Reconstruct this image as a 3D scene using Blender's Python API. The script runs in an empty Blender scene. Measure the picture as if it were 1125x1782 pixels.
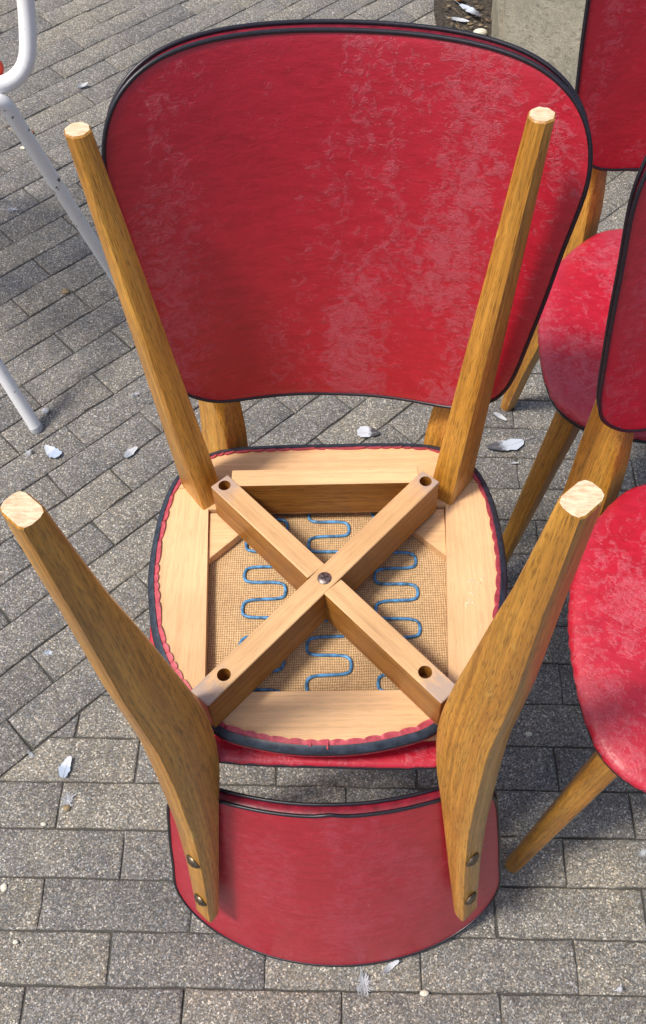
import bpy, bmesh, math, random
import numpy as np
from mathutils import Vector, Matrix, noise
R = math.radians
random.seed(7)
scene = bpy.context.scene
COL = scene.collection

# ------------------------------------------------------------------ camera, sky, sun, exposure
CAM_H = 1.38412
cam_d = bpy.data.cameras.new('camera')
cam_d.sensor_fit = 'VERTICAL'; cam_d.sensor_height = 24.0
cam_d.lens = 24.0 * 1620.0 / 1782.0
cam_d.clip_start = 0.02; cam_d.clip_end = 400
cam = bpy.data.objects.new('camera', cam_d); COL.objects.link(cam)
cam.matrix_world = Matrix.Translation((0, 0, CAM_H)) @ Matrix.Rotation(math.pi / 2 - 1.0073207, 4, 'X') @ Matrix.Rotation(0.026123, 4, 'Z')
scene.camera = cam

SUN_AZ, SUN_EL = R(-108.0), R(59.0)          # azimuth from +Y towards +X (negative = from the left)
sun_dir = Vector((math.sin(SUN_AZ) * math.cos(SUN_EL), math.cos(SUN_AZ) * math.cos(SUN_EL), math.sin(SUN_EL)))
world = bpy.data.worlds.new('World'); scene.world = world; world.use_nodes = True
wn = world.node_tree
sky = wn.nodes.new('ShaderNodeTexSky'); sky.sky_type = 'NISHITA'; sky.sun_disc = False
sky.sun_elevation = SUN_EL; sky.sun_rotation = SUN_AZ % (2 * math.pi)
sky.air_density = 1.0; sky.dust_density = 3.0; sky.ozone_density = 1.0
bg = wn.nodes['Background']; bg.inputs['Strength'].default_value = 0.15
wn.links.new(sky.outputs[0], bg.inputs['Color'])
sd = bpy.data.lights.new('sun', 'SUN'); sd.energy = 3.3; sd.angle = R(9.0); sd.color = (1.0, 0.94, 0.85)
so = bpy.data.objects.new('sun', sd); COL.objects.link(so)
so.rotation_euler = sun_dir.to_track_quat('Z', 'Y').to_euler(); so.location = (-3, 0, 4)
scene.view_settings.view_transform = 'Standard'; scene.view_settings.look = 'None'
scene.view_settings.gamma = 1.0; scene.view_settings.use_curve_mapping = False
scene.view_settings.exposure = 0.16
scene.render.engine = 'CYCLES'
scene.render.resolution_x = 646; scene.render.resolution_y = 1024

# ------------------------------------------------------------------ object helpers
def link(name, mesh, mats, parent=None, loc=None, rot=None):
    o = bpy.data.objects.new(name, mesh)
    if mats is not None:
        if not isinstance(mats, (list, tuple)): mats = [mats]
        if len(mesh.materials) == 0:
            for m in mats: mesh.materials.append(m)
    COL.objects.link(o)
    if parent is not None: o.parent = parent
    if loc is not None: o.location = loc
    if rot is not None: o.rotation_euler = rot
    return o

def tag(o, label=None, cat=None, group=None, kind=None):
    if label: o['label'] = label
    if cat: o['category'] = cat
    if group: o['group'] = group
    if kind: o['kind'] = kind
    return o

def mesh_from(name, V, F, smooth=True, angle=35, mi=None):
    me = bpy.data.meshes.new(name)
    me.from_pydata([tuple(v) for v in V], [], F)
    if mi is not None:
        for p, m in zip(me.polygons, mi): p.material_index = m
    bm = bmesh.new(); bm.from_mesh(me); bmesh.ops.recalc_face_normals(bm, faces=bm.faces); bm.to_mesh(me); bm.free()
    me.polygons.foreach_set('use_smooth', [smooth] * len(me.polygons))
    if smooth: me.set_sharp_from_angle(angle=R(angle))
    me.update()
    return me

def loft(rings, cap0=True, cap1=True, closed=True, mi_side=0, mi_cap=0):
    """rings: list of equal-length point loops -> V, F, MI"""
    n = len(rings[0]); V = [p for r in rings for p in r]; F = []; MI = []
    for i in range(len(rings) - 1):
        for j in range(n if closed else n - 1):
            k = (j + 1) % n
            F.append((i * n + j, i * n + k, (i + 1) * n + k, (i + 1) * n + j)); MI.append(mi_side)
    if cap0: F.append(tuple(range(n))[::-1]); MI.append(mi_cap)
    if cap1: F.append(tuple((len(rings) - 1) * n + j for j in range(n))); MI.append(mi_cap)
    return V, F, MI

def join(parts):
    V, F, M = [], [], []
    for p in parts:
        v, f, m = p; b = len(V)
        V += list(v); F += [tuple(i + b for i in ff) for ff in f]; M += list(m)
    return V, F, M

def tube_rings(path, rad, n=10, closed=False):
    P = [Vector(p) for p in path]; m = len(P); rings = []
    up = None
    for i in range(m):
        if closed: t = (P[(i + 1) % m] - P[i - 1])
        else: t = P[min(i + 1, m - 1)] - P[max(i - 1, 0)]
        if t.length < 1e-9: t = Vector((0, 0, 1))
        t.normalize()
        if up is None:
            up = Vector((0, 0, 1)) if abs(t.z) < .9 else Vector((1, 0, 0))
        a = t.cross(up)
        if a.length < 1e-6: a = t.cross(Vector((1, 0, 0)))
        a.normalize(); b = a.cross(t).normalized(); up = b
        r = rad[i] if isinstance(rad, (list, tuple)) else rad
        rings.append([P[i] + a * (r * math.cos(2 * math.pi * k / n)) + b * (r * math.sin(2 * math.pi * k / n)) for k in range(n)])
    return rings

def tube(path, rad, n=10, closed=False, mi=0):
    rings = tube_rings(path, rad, n, closed)
    if closed:
        rings = rings + [rings[0]]
        V, F, MI = loft(rings, False, False)
        # weld the seam
        m = len(rings) - 1; nn = n
        V = V[:m * nn]; F = [tuple((i if i < m * nn else i - m * nn) for i in f) for f in F]
        return V, F, [mi] * len(F)
    V, F, MI = loft(rings)
    return V, F, [mi] * len(F)

def catmull(P, n=8, closed=False):
    P = [Vector(p) for p in P]; Q = []; m = len(P)
    for i in range(m if closed else m - 1):
        p0 = P[(i - 1) % m] if closed or i > 0 else P[0] * 2 - P[1]
        p1 = P[i]; p2 = P[(i + 1) % m]
        p3 = P[(i + 2) % m] if closed or i + 2 < m else P[-1] * 2 - P[-2]
        for k in range(n):
            t = k / n
            Q.append(.5 * ((2 * p1) + (p2 - p0) * t + (2 * p0 - 5 * p1 + 4 * p2 - p3) * t * t + (-p0 + 3 * p1 - 3 * p2 + p3) * t ** 3))
    if not closed: Q.append(P[-1])
    return Q

def box(x0, x1, y0, y1, z0, z1):
    V = [(x, y, z) for z in (z0, z1) for y in (y0, y1) for x in (x0, x1)]
    F = [(0, 2, 3, 1), (4, 5, 7, 6), (0, 1, 5, 4), (2, 6, 7, 3), (0, 4, 6, 2), (1, 3, 7, 5)]
    return V, F, [0] * 6

def bevel_mesh(me, w=.001, seg=1):
    bm = bmesh.new(); bm.from_mesh(me)
    es = [e for e in bm.edges if len(e.link_faces) == 2 and e.calc_face_angle(0) > R(40)]
    bmesh.ops.bevel(bm, geom=es, offset=w, segments=seg, affect='EDGES', profile=.6)
    bm.to_mesh(me); bm.free(); me.update()

# ------------------------------------------------------------------ material helpers
class NT:
    def __init__(s, name):
        s.m = bpy.data.materials.new(name); s.m.use_nodes = True; s.t = s.m.node_tree; s.n = s.t.nodes
        s.b = s.n['Principled BSDF']; s.out = s.n['Material Output']
    def node(s, typ, **kw):
        x = s.n.new(typ)
        for k, v in kw.items():
            if k in x.inputs: x.inputs[k].default_value = v
            else: setattr(x, k, v)
        return x
    def l(s, a, b): s.t.links.new(a, b)
    def coords(s, scale=(1, 1, 1), rnd=True, rot=(0, 0, 0)):
        tc = s.node('ShaderNodeTexCoord'); mp = s.node('ShaderNodeMapping')
        mp.inputs['Scale'].default_value = scale; mp.inputs['Rotation'].default_value = rot
        if rnd:
            oi = s.node('ShaderNodeObjectInfo'); mul = s.node('ShaderNodeVectorMath', operation='MULTIPLY_ADD')
            cx = s.node('ShaderNodeCombineXYZ')
            for i, k in enumerate((37.0, 17.3, 23.1)):
                mm = s.node('ShaderNodeMath', operation='MULTIPLY'); s.l(oi.outputs['Random'], mm.inputs[0]); mm.inputs[1].default_value = k
                s.l(mm.outputs[0], cx.inputs[i])
            add = s.node('ShaderNodeVectorMath', operation='ADD')
            s.l(tc.outputs['Object'], add.inputs[0]); s.l(cx.outputs[0], add.inputs[1]); s.l(add.outputs[0], mp.inputs['Vector'])
        else: s.l(tc.outputs['Object'], mp.inputs['Vector'])
        return mp.outputs[0]
    def noise(s, vec, scale, detail=3, rough=.5, dist=0):
        x = s.node('ShaderNodeTexNoise'); x.inputs['Scale'].default_value = scale; x.inputs['Detail'].default_value = detail
        x.inputs['Roughness'].default_value = rough; x.inputs['Distortion'].default_value = dist
        s.l(vec, x.inputs['Vector']); return x.outputs['Fac']
    def ramp(s, fac, stops, interp='LINEAR'):
        r = s.node('ShaderNodeValToRGB'); r.color_ramp.interpolation = interp
        e = r.color_ramp.elements
        while len(e) > 1: e.remove(e[-1])
        e[0].position = stops[0][0]; e[0].color = c4(stops[0][1])
        for p, c in stops[1:]:
            k = e.new(p); k.color = c4(c)
        s.l(fac, r.inputs[0]); return r.outputs[0]
    def mix(s, fac, a, b, mode='MIX'):
        x = s.node('ShaderNodeMix'); x.data_type = 'RGBA'; x.blend_type = mode
        for v, i in ((fac, 0), (a, 6), (b, 7)):
            if isinstance(v, (int, float)): x.inputs[i].default_value = v if i == 0 else (v, v, v, 1)
            elif isinstance(v, tuple): x.inputs[i].default_value = c4(v)
            else: s.l(v, x.inputs[i])
        return x.outputs[2]
    def math(s, op, a, b=0.0, clamp=False):
        x = s.node('ShaderNodeMath'); x.operation = op; x.use_clamp = clamp
        for v, i in ((a, 0), (b, 1)):
            if isinstance(v, (int, float)): x.inputs[i].default_value = v
            else: s.l(v, x.inputs[i])
        return x.outputs[0]
    def bump(s, h, strength=.3, dist=.001, prev=None):
        x = s.node('ShaderNodeBump'); x.inputs['Strength'].default_value = strength; x.inputs['Distance'].default_value = dist
        s.l(h, x.inputs['Height'])
        if prev is not None: s.l(prev, x.inputs['Normal'])
        return x.outputs[0]
    def set(s, **kw):
        for k, v in kw.items():
            k = k.replace('_', ' ')
            if isinstance(v, (int, float)): s.b.inputs[k].default_value = v
            elif isinstance(v, tuple): s.b.inputs[k].default_value = c4(v)
            else: s.l(v, s.b.inputs[k])
def c4(c):
    if isinstance(c, (int, float)): return (c, c, c, 1)
    return tuple(c) + (1,) if len(c) == 3 else tuple(c)

def mat_wood(name, axis, light, mid, dark, rough=.38, coat=.35, worn=.35, sc=1.0, pore=1.0, band=1.0):
    """grain runs along `axis` of the piece's own grain coordinates (attribute gc, else object space)"""
    t = NT(name)
    if axis == 'G':
        at = t.node('ShaderNodeAttribute'); at.attribute_name = 'gc'; src = at.outputs['Vector']; ax = 2
    else:
        tc = t.node('ShaderNodeTexCoord'); src = tc.outputs['Object']; ax = 'XYZ'.index(axis)
    oi = t.node('ShaderNodeObjectInfo'); cx = t.node('ShaderNodeCombineXYZ')
    for i, k in enumerate((3.70, 1.73, 2.31)): t.l(t.math('MULTIPLY', oi.outputs['Random'], k), cx.inputs[i])
    add = t.node('ShaderNodeVectorMath'); add.operation = 'ADD'; t.l(src, add.inputs[0]); t.l(cx.outputs[0], add.inputs[1])
    def mapped(a, b):
        mp = t.node('ShaderNodeMapping'); q = [a * sc] * 3; q[ax] = b * sc; mp.inputs['Scale'].default_value = q
        t.l(add.outputs[0], mp.inputs['Vector']); return mp.outputs[0]
    n1 = t.noise(mapped(60, 1.6), 1.0, 3, .55, .25)
    n2 = t.noise(mapped(950, 60), 1.0, 2, .6)
    n5 = t.noise(mapped(300, 3.2), 1.0, 3, .6)
    v1 = mapped(1, 1)
    n3 = t.noise(v1, 10, 3, .6); n4 = t.noise(mapped(60, 22), 1.0, 4, .7)
    # growth lines: a warped ramp across the piece turned into thin lines
    lines = t.math('FRACT', t.math('MULTIPLY', n1, 9.0))
    ln = t.ramp(lines, [(0.0, .62), (.18, .92), (.75, 1.0), (1.0, .74)])
    c = t.ramp(n1, [(.25, dark), (.45, mid), (.70, light)])
    c = t.mix(.85 * band, c, ln, 'MULTIPLY')
    c = t.mix(.8 * band, c, t.ramp(n5, [(.3, .68), (.62, 1.12)]), 'MULTIPLY')
    c = t.mix(pore, c, t.ramp(n2, [(.36, .55), (.47, 1.0)]), 'MULTIPLY')
    c = t.mix(1.0, c, t.ramp(n3, [(.3, (.90, .86, .80)), (.65, (1.06, 1.05, 1.03))]), 'MULTIPLY')
    w = t.math('MULTIPLY', t.ramp(n4, [(.62, 0.0), (.72, 1.0)]), worn)
    c = t.mix(w, c, (min(light[0] * 1.45, .8), min(light[1] * 1.7, .62), min(light[2] * 2.6, .42)))
    rr = t.ramp(n3, [(.3, rough - .06), (.7, rough + .12)])
    h = t.math('ADD', t.math('MULTIPLY', n2, .9), t.math('ADD', t.math('MULTIPLY', n5, .5), t.math('MULTIPLY', ln, .3)))
    t.set(Base_Color=c, Roughness=rr, Normal=t.bump(h, .35, .0006), Coat_Weight=coat, Coat_Roughness=.3)
    return t.m

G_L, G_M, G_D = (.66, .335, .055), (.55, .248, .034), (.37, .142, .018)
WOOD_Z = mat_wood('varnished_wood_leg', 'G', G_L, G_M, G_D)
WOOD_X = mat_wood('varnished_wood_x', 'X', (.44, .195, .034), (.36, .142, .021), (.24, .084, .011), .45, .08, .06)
R_L, R_M, R_D = (.78, .50, .265), (.75, .47, .245), (.69, .42, .21)
RAW_X = mat_wood('raw_wood_x', 'X', R_L, R_M, R_D, .6, .05, .12, .8, .30, .38)
RAW_Y = mat_wood('raw_wood_y', 'Y', R_L, R_M, R_D, .6, .05, .12, .8, .30, .38)
def mat_beam_top():
    m = mat_wood('beam_top_wood', 'X', R_L, R_M, R_D, .6, .05, .12, .8, .30, .38)
    m.name = 'beam_top_wood'; t = NT.__new__(NT); t.m = m; t.t = m.node_tree; t.n = t.t.nodes; t.b = t.n['Principled BSDF']
    tc = t.node('ShaderNodeTexCoord'); sp = t.node('ShaderNodeSeparateXYZ'); t.l(tc.outputs['Object'], sp.inputs[0])
    n = t.noise(t.coords((1, 1, 1)), 70, 4, .7)
    ax = t.math('ADD', t.math('ABSOLUTE', sp.outputs[0]), t.math('MULTIPLY', t.math('SUBTRACT', n, .5), .08))
    f = t.ramp(ax, [(.142, 0.0), (.168, .75)])
    old = t.b.inputs['Base Color'].links[0].from_socket
    t.l(t.mix(f, old, (.33, .27, .25)), t.b.inputs['Base Color'])
    return m
R_L, R_M, R_D = (.68, .43, .215), (.63, .385, .185), (.52, .30, .135)
BEAM_TOP = mat_beam_top()
def mat_endgrain():
    t = NT('end_grain'); v = t.coords((1, 1, 1)); vs = t.coords((1, 4, 1), rot=(0, 0, .7))
    a = t.noise(vs, 130, 3, .7); b = t.noise(v, 45, 3, .6)
    c = t.ramp(a, [(.3, (.52, .33, .18)), (.6, (.78, .60, .40))])
    c = t.mix(t.ramp(b, [(.5, 0.0), (.75, .6)]), c, (.42, .27, .17))
    t.set(Base_Color=c, Roughness=.75, Normal=t.bump(a, .5, .0008)); return t.m
ENDG = mat_endgrain()

def mat_vinyl(name, wr=1.0, pale=1.0, th=0.0, bands=()):
    t = NT(name); v = t.coords((1, 1, 1))
    big = t.noise(t.coords((1.9, 1, .65)), 8, 3, .55, .3)
    clouds = t.noise(t.coords((1.0, 1.0, 1.1)), 75, 5, .70, 1.0)
    fine = t.noise(t.coords((1.0, 1, 1.8)), 130, 3, .6, 1.0)
    fibre = t.noise(t.coords((1.0, .8, 2.6)), 210, 3, .65, 2.2)
    rid = t.math('SUBTRACT', 1.0, t.math('MULTIPLY', t.math('ABSOLUTE', t.math('SUBTRACT', fibre, .5)), 5.0), True)
    grain = t.noise(v, 900, 2, .6)
    streak = t.noise(t.coords((.6, 1, 2.2)), 60, 4, .65, .9)
    m = t.math('ADD', t.math('MULTIPLY', big, .34), t.math('ADD', t.math('MULTIPLY', clouds, .50), t.math('MULTIPLY', fine, .16)))
    if bands:                     # marbling and painted wrinkle sheen of the back panel gather in upright bands
        tc = t.node('ShaderNodeTexCoord'); sp = t.node('ShaderNodeSeparateXYZ'); t.l(tc.outputs['Object'], sp.inputs[0])
        wobx = t.math('ADD', sp.outputs[0], t.math('MULTIPLY', t.math('SUBTRACT', big, .5), .10))
        for bx, bw, amt in bands:
            d = t.math('DIVIDE', t.math('SUBTRACT', wobx, bx), bw)
            m = t.math('ADD', m, t.math('MULTIPLY', t.math('EXPONENT', t.math('MULTIPLY', t.math('MULTIPLY', d, d), -1.0)), amt))
        m = t.math('ADD', m, -.042)
    mask = t.ramp(m, [(.486 + th, 0.0), (.590 + th, 1.0)])
    f = t.math('MULTIPLY', mask, t.math('ADD', .16, t.math('MULTIPLY', rid, .84)))
    base = t.ramp(streak, [(.3, (.37, .0065, .020)), (.7, (.50, .012, .033))])
    c = t.mix(t.math('MULTIPLY', f, .62 * pale), base, (.62, .105, .15))  # pale ridges: marbling, with the glint of the wrinkles painted into the colour
    rr = t.ramp(mask, [(0.0, .36), (1.0, .42)])
    dots = t.ramp(t.noise(v, 520, 0, .5), [(.90, 0.0), (.92, .4)])
    c = t.mix(dots, c, (.75, .45, .42))
    h = t.math('MULTIPLY', rid, t.math('ADD', t.math('MULTIPLY', mask, .9), .08))
    n1 = t.bump(h, .6 * wr, .0009)
    n2 = t.bump(grain, .12, .0004, n1)
    n3 = t.bump(fine, .22 * wr, .0016, n2)
    t.set(Base_Color=c, Roughness=rr, Normal=n3, Specular_IOR_Level=.6, Coat_Weight=.2, Coat_Roughness=.3)
    return t.m
VINYL = mat_vinyl('red_marbled_sheen_vinyl')
VINYL_FRONT = mat_vinyl('red_marbled_sheen_vinyl_back', 1.1, 1.0, .004, ((.005, .050, .070), (.118, .030, .070), (-.165, .025, .050)))
VINYL_BACK = mat_vinyl('red_marbled_sheen_vinyl_reverse', .5, .7)
def mat_simple(name, col, rough=.5, metal=0.0, nscale=60, var=.25, bump=.2, bd=.0005, coat=0.0, spec=.5):
    t = NT(name); v = t.coords((1, 1, 1)); n = t.noise(v, nscale, 4, .6)
    lo = tuple(x * (1 - var) for x in col); hi = tuple(min(1, x * (1 + var)) for x in col)
    c = t.ramp(n, [(.3, lo), (.7, hi)])
    t.set(Base_Color=c, Roughness=rough, Metallic=metal, Normal=t.bump(n, bump, bd), Coat_Weight=coat, Specular_IOR_Level=spec)
    return t.m
PIPING = mat_simple('black_piping', (.012, .010, .016), .38, nscale=300, var=.4, bump=.3)
EDGEBAND = mat_simple('red_edge_band', (.20, .010, .024), .4, nscale=90, var=.35, bump=.5, bd=.001)
STRIP = mat_simple('blue_black_strip', (.026, .034, .050), .42, nscale=130, var=.6, bump=.3)
HEM = mat_simple('gathered_vinyl_hem', (.42, .055, .075), .55, nscale=180, var=.35, bump=.7, bd=.001)
BRASS = mat_simple('aged_brass', (.17, .125, .085), .38, .85, nscale=200, var=.45, bump=.3)
SCREWM = mat_simple('steel_screw', (.20, .15, .14), .42, .7, nscale=400, var=.6, bump=.4)
DARK = mat_simple('dark_slot', (.02, .012, .008), .8, nscale=100)
SPRING = mat_simple('blue_spring_steel', (.07, .22, .42), .45, .1, nscale=160, var=.75, bump=.2)
def mat_burlap():
    t = NT('burlap'); v = t.coords((1, 1, 1), rnd=False)
    wob = t.node('ShaderNodeTexNoise'); wob.inputs['Scale'].default_value = 40; t.l(v, wob.inputs['Vector'])
    add = t.node('ShaderNodeVectorMath'); add.operation = 'MULTIPLY_ADD'
    t.l(wob.outputs['Color'], add.inputs[0]); add.inputs[1].default_value = (.0030,) * 3; t.l(v, add.inputs[2])
    outs = []
    for d in ('X', 'Y'):
        w = t.node('ShaderNodeTexWave'); w.wave_type = 'BANDS'; w.bands_direction = d; w.wave_profile = 'SIN'
        w.inputs['Scale'].default_value = 125 if d == 'X' else 108; w.inputs['Distortion'].default_value = 1.6; w.inputs['Detail'].default_value = 1
        t.l(add.outputs[0], w.inputs['Vector']); outs.append(w.outputs['Fac'])
    n = t.noise(v, 300, 3, .6); nb = t.noise(v, 14, 3, .6)
    h = t.math('MAXIMUM', outs[0], outs[1])
    hh = t.math('ADD', t.math('MULTIPLY', outs[0], .5), t.math('MULTIPLY', outs[1], .5))
    c = t.ramp(hh, [(.12, (.33, .20, .10)), (.5, (.60, .40, .215)), (.9, (.72, .52, .30))])
    c = t.mix(1, c, t.ramp(n, [(.3, .78), (.7, 1.12)]), 'MULTIPLY')
    c = t.mix(1, c, t.ramp(nb, [(.3, (.86, .82, .78)), (.7, (1.05, 1.04, 1.02))]), 'MULTIPLY')
    t.set(Base_Color=c, Roughness=.9, Normal=t.bump(hh, .9, .0009), Specular_IOR_Level=.15); return t.m
BURLAP = mat_burlap()
def mat_paver():
    t = NT('paver_concrete'); v = t.coords((1, 1, 1)); oi = t.node('ShaderNodeObjectInfo')
    at = t.node('ShaderNodeAttribute'); at.attribute_name = 'tint'
    g1 = t.noise(v, 520, 2, .7); g2 = t.noise(v, 240, 2, .6); g3 = t.noise(v, 17, 4, .65); g4 = t.noise(v, 75, 3, .6)
    vo = t.node('ShaderNodeTexVoronoi'); vo.inputs['Scale'].default_value = 520; t.l(v, vo.inputs['Vector'])
    sep = t.node('ShaderNodeSeparateColor'); t.l(vo.outputs['Color'], sep.inputs[0])
    c = t.ramp(sep.outputs[0], [(0.0, (.10, .098, .094)), (.35, (.16, .156, .15)), (.72, (.235, .228, .215)), (.90, (.33, .32, .30)), (.97, (.48, .47, .44)), (1.0, (.60, .585, .55))])
    hue = t.ramp(sep.outputs[1], [(0, (1.14, 1.0, .84)), (.6, (1.03, 1, .95)), (1, (.88, .96, 1.10))])
    c = t.mix(.8, c, hue, 'MULTIPLY')
    c = t.mix(1, c, t.ramp(g1, [(.28, .62), (.5, 1.0), (.72, 1.38)]), 'MULTIPLY')
    c = t.mix(.8, c, t.ramp(g3, [(.3, (.80, .82, .86)), (.7, (1.16, 1.13, 1.06))]), 'MULTIPLY')
    c = t.mix(.7, c, t.ramp(g4, [(.3, .84), (.7, 1.14)]), 'MULTIPLY')
    # bigger dark and pale stones in the mix
    vb = t.node('ShaderNodeTexVoronoi'); vb.inputs['Scale'].default_value = 120; t.l(v, vb.inputs['Vector'])
    sb = t.node('ShaderNodeSeparateColor'); t.l(vb.outputs['Color'], sb.inputs[0])
    near = t.ramp(vb.outputs['Distance'], [(.16, 1.0), (.24, 0.0)])
    dk = t.math('MULTIPLY', near, t.ramp(sb.outputs[0], [(.88, 0.0), (.90, .7)]))
    c = t.mix(dk, c, (.055, .062, .075))
    near2 = t.ramp(vb.outputs['Distance'], [(.08, 1.0), (.15, 0.0)])
    pl = t.math('MULTIPLY', near2, t.ramp(sb.outputs[1], [(.93, 0.0), (.95, .8)]))
    c = t.mix(pl, c, (.58, .56, .50))
    tw = t.node('ShaderNodeNewGeometry')
    st = t.noise(tw.outputs['Position'], 5.5, 5, .62)
    c = t.mix(1, c, t.ramp(st, [(.30, (.78, .79, .82)), (.48, (1, 1, 1)), (.70, (1.12, 1.10, 1.05))]), 'MULTIPLY')
    gr = t.noise(tw.outputs['Position'], 28, 5, .7)
    c = t.mix(t.ramp(gr, [(.60, 0.0), (.74, .55)]), c, (.10, .095, .085))
    tint = t.ramp(t.math('ADD', oi.outputs['Random'], 0), [(0, (.80, .80, .82)), (.3, (.96, .96, .97)), (.7, (1.03, 1.01, .97)), (1, (1.18, 1.15, 1.08))])
    c = t.mix(1, c, tint, 'MULTIPLY')
    h = t.math('ADD', t.math('MULTIPLY', sep.outputs[0], .6), t.math('ADD', t.math('MULTIPLY', g1, .8), t.math('MULTIPLY', g2, .8)))
    t.set(Base_Color=c, Roughness=.85, Normal=t.bump(h, .75, .0016), Specular_IOR_Level=.3); return t.m
PAVER = mat_paver()
def mat_sand():
    t = NT('joint_sand'); v = t.coords((1, 1, 1), rnd=False)
    a = t.noise(v, 600, 3, .7); b = t.noise(v, 30, 4, .6)
    c = t.ramp(a, [(.3, (.035, .033, .029)), (.7, (.125, .118, .104))])
    c = t.mix(t.ramp(b, [(.55, 0.0), (.8, .6)]), c, (.07, .085, .05))
    t.set(Base_Color=c, Roughness=.95, Normal=t.bump(a, .8, .001), Specular_IOR_Level=.15); return t.m
SAND = mat_sand()
def mat_soil():
    t = NT('dark_soil'); v = t.coords((1, 1, 1)); a = t.noise(v, 110, 6, .7); b = t.noise(v, 380, 2, .6)
    c = t.ramp(a, [(.35, (.018, .014, .010)), (.6, (.075, .058, .040)), (.75, (.17, .145, .11))])
    c = t.mix(.8, c, t.ramp(b, [(.3, .5), (.7, 1.5)]), 'MULTIPLY')
    t.set(Base_Color=c, Roughness=.95, Normal=t.bump(a, 1, .006)); return t.m
SOIL = mat_soil()
def mat_stone():
    t = NT('rough_stone'); v = t.coords((1, 1, 1)); a = t.noise(v, 70, 6, .72); b = t.noise(v, 9, 4, .6); d = t.noise(v, 300, 3, .7)
    c = t.ramp(a, [(.34, (.20, .17, .12)), (.44, (.36, .32, .235)), (.7, (.47, .42, .315))])
    c = t.mix(t.ramp(b, [(.42, 0.0), (.68, .75)]), c, (.27, .245, .185))
    c = t.mix(.8, c, t.ramp(d, [(.3, .7), (.7, 1.25)]), 'MULTIPLY')
    h = t.math('ADD', a, t.math('MULTIPLY', d, .4))
    t.set(Base_Color=c, Roughness=.92, Normal=t.bump(h, 1.0, .012), Specular_IOR_Level=.2); return t.m
STONE = mat_stone()
def mat_paint():
    t = NT('chipped_white_paint'); v = t.coords((1, 1, 1)); a = t.noise(v, 85, 4, .6); b = t.noise(v, 14, 3, .5)
    chip = t.ramp(t.math('ADD', t.math('MULTIPLY', a, .75), t.math('MULTIPLY', b, .3)), [(.655, 0.0), (.665, 1.0)])
    c = t.mix(chip, (.84, .84, .83), (.07, .045, .035))
    t.set(Base_Color=c, Roughness=.32, Coat_Weight=.3, Normal=t.bump(t.math('SUBTRACT', b, chip), .25, .0008)); return t.m
PAINT = mat_paint()
ORANGE = mat_simple('orange_red_paint', (.62, .035, .016), .35, nscale=50, var=.2, bump=.2, coat=.3)
FOOTCAP = mat_simple('white_foot_cap', (.55, .56, .58), .5)
def mat_feather(name, root, tip, edge=.6):
    t = NT(name); tc = t.node('ShaderNodeTexCoord'); sx = t.node('ShaderNodeSeparateXYZ'); t.l(tc.outputs['Generated'], sx.inputs[0])
    n = t.noise(t.coords((1, 1, 1)), 160, 3, .6)
    f = t.math('ADD', sx.outputs[0], t.math('MULTIPLY', t.math('SUBTRACT', n, .5), .3))
    c = t.ramp(f, [(edge - .08, root), (edge + .08, tip)])
    t.set(Base_Color=c, Roughness=.7, Specular_IOR_Level=.2, Subsurface_Weight=.0)
    return t.m
F_GREYTIP = mat_feather('feather_grey_tip', (.48, .53, .60), (.10, .095, .105), .66)
F_WHITE = mat_feather('feather_white', (.36, .38, .41), (.48, .49, .51), .5)
F_BLUE = mat_feather('feather_bluish', (.40, .47, .58), (.62, .65, .69), .55)
F_DARK = mat_feather('feather_dark_end', (.56, .57, .61), (.06, .055, .06), .6)
PEBBLE = mat_simple('cream_pebble', (.62, .58, .47), .7, nscale=300)
DRYLEAF = mat_simple('dry_leaf', (.55, .20, .05), .7, nscale=80, var=.5)
STRAW = mat_simple('straw', (.26, .19, .10), .8, nscale=200, var=.4)

# ------------------------------------------------------------------ ground, joint sand and pavers
def grid_sheet(x0, x1, y0, y1, z): return box(x0, x1, y0, y1, z - .05, z)
ground = link('ground', mesh_from('ground', [(-40, -40, -.016), (40, -40, -.016), (40, 40, -.016), (-40, 40, -.016)], [(0, 1, 2, 3)], False), SAND)
tag(ground, kind='structure')
PX0, PX1, PY0, PY1 = -2.4, 3.0, -1.6, 4.6
bed = link('pavement', mesh_from('pavement', [(PX0, PY0, -.0036), (PX1, PY0, -.0036), (PX1, PY1, -.0036), (PX0, PY1, -.0036)], [(0, 1, 2, 3)], False), SAND)
tag(bed, kind='structure')

def clip(poly, n, d):                    # keep n.p <= d
    out = []
    for i in range(len(poly)):
        a, b = poly[i], poly[(i + 1) % len(poly)]
        da = a[0] * n[0] + a[1] * n[1] - d; db = b[0] * n[0] + b[1] * n[1] - d
        if da <= 0: out.append(a)
        if (da < 0) != (db < 0) and abs(da - db) > 1e-9:
            t = da / (da - db); out.append((a[0] + (b[0] - a[0]) * t, a[1] + (b[1] - a[1]) * t))
    return out
def area(p): return .5 * abs(sum(p[i][0] * p[(i + 1) % len(p)][1] - p[(i + 1) % len(p)][0] * p[i][1] for i in range(len(p))))
def shrink(poly, g):
    n = len(poly); cx = sum(p[0] for p in poly) / n; cy = sum(p[1] for p in poly) / n; out = poly
    for i in range(n):
        a, b = poly[i], poly[(i + 1) % n]
        ex, ey = b[0] - a[0], b[1] - a[1]; L = math.hypot(ex, ey)
        if L < 1e-6: continue
        nx, ny = ey / L, -ex / L
        if (cx - a[0]) * nx + (cy - a[1]) * ny > 0: nx, ny = -nx, -ny
        out = clip(out, (nx, ny), nx * a[0] + ny * a[1] - g)
        if len(out) < 3: return []
    return out
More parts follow.
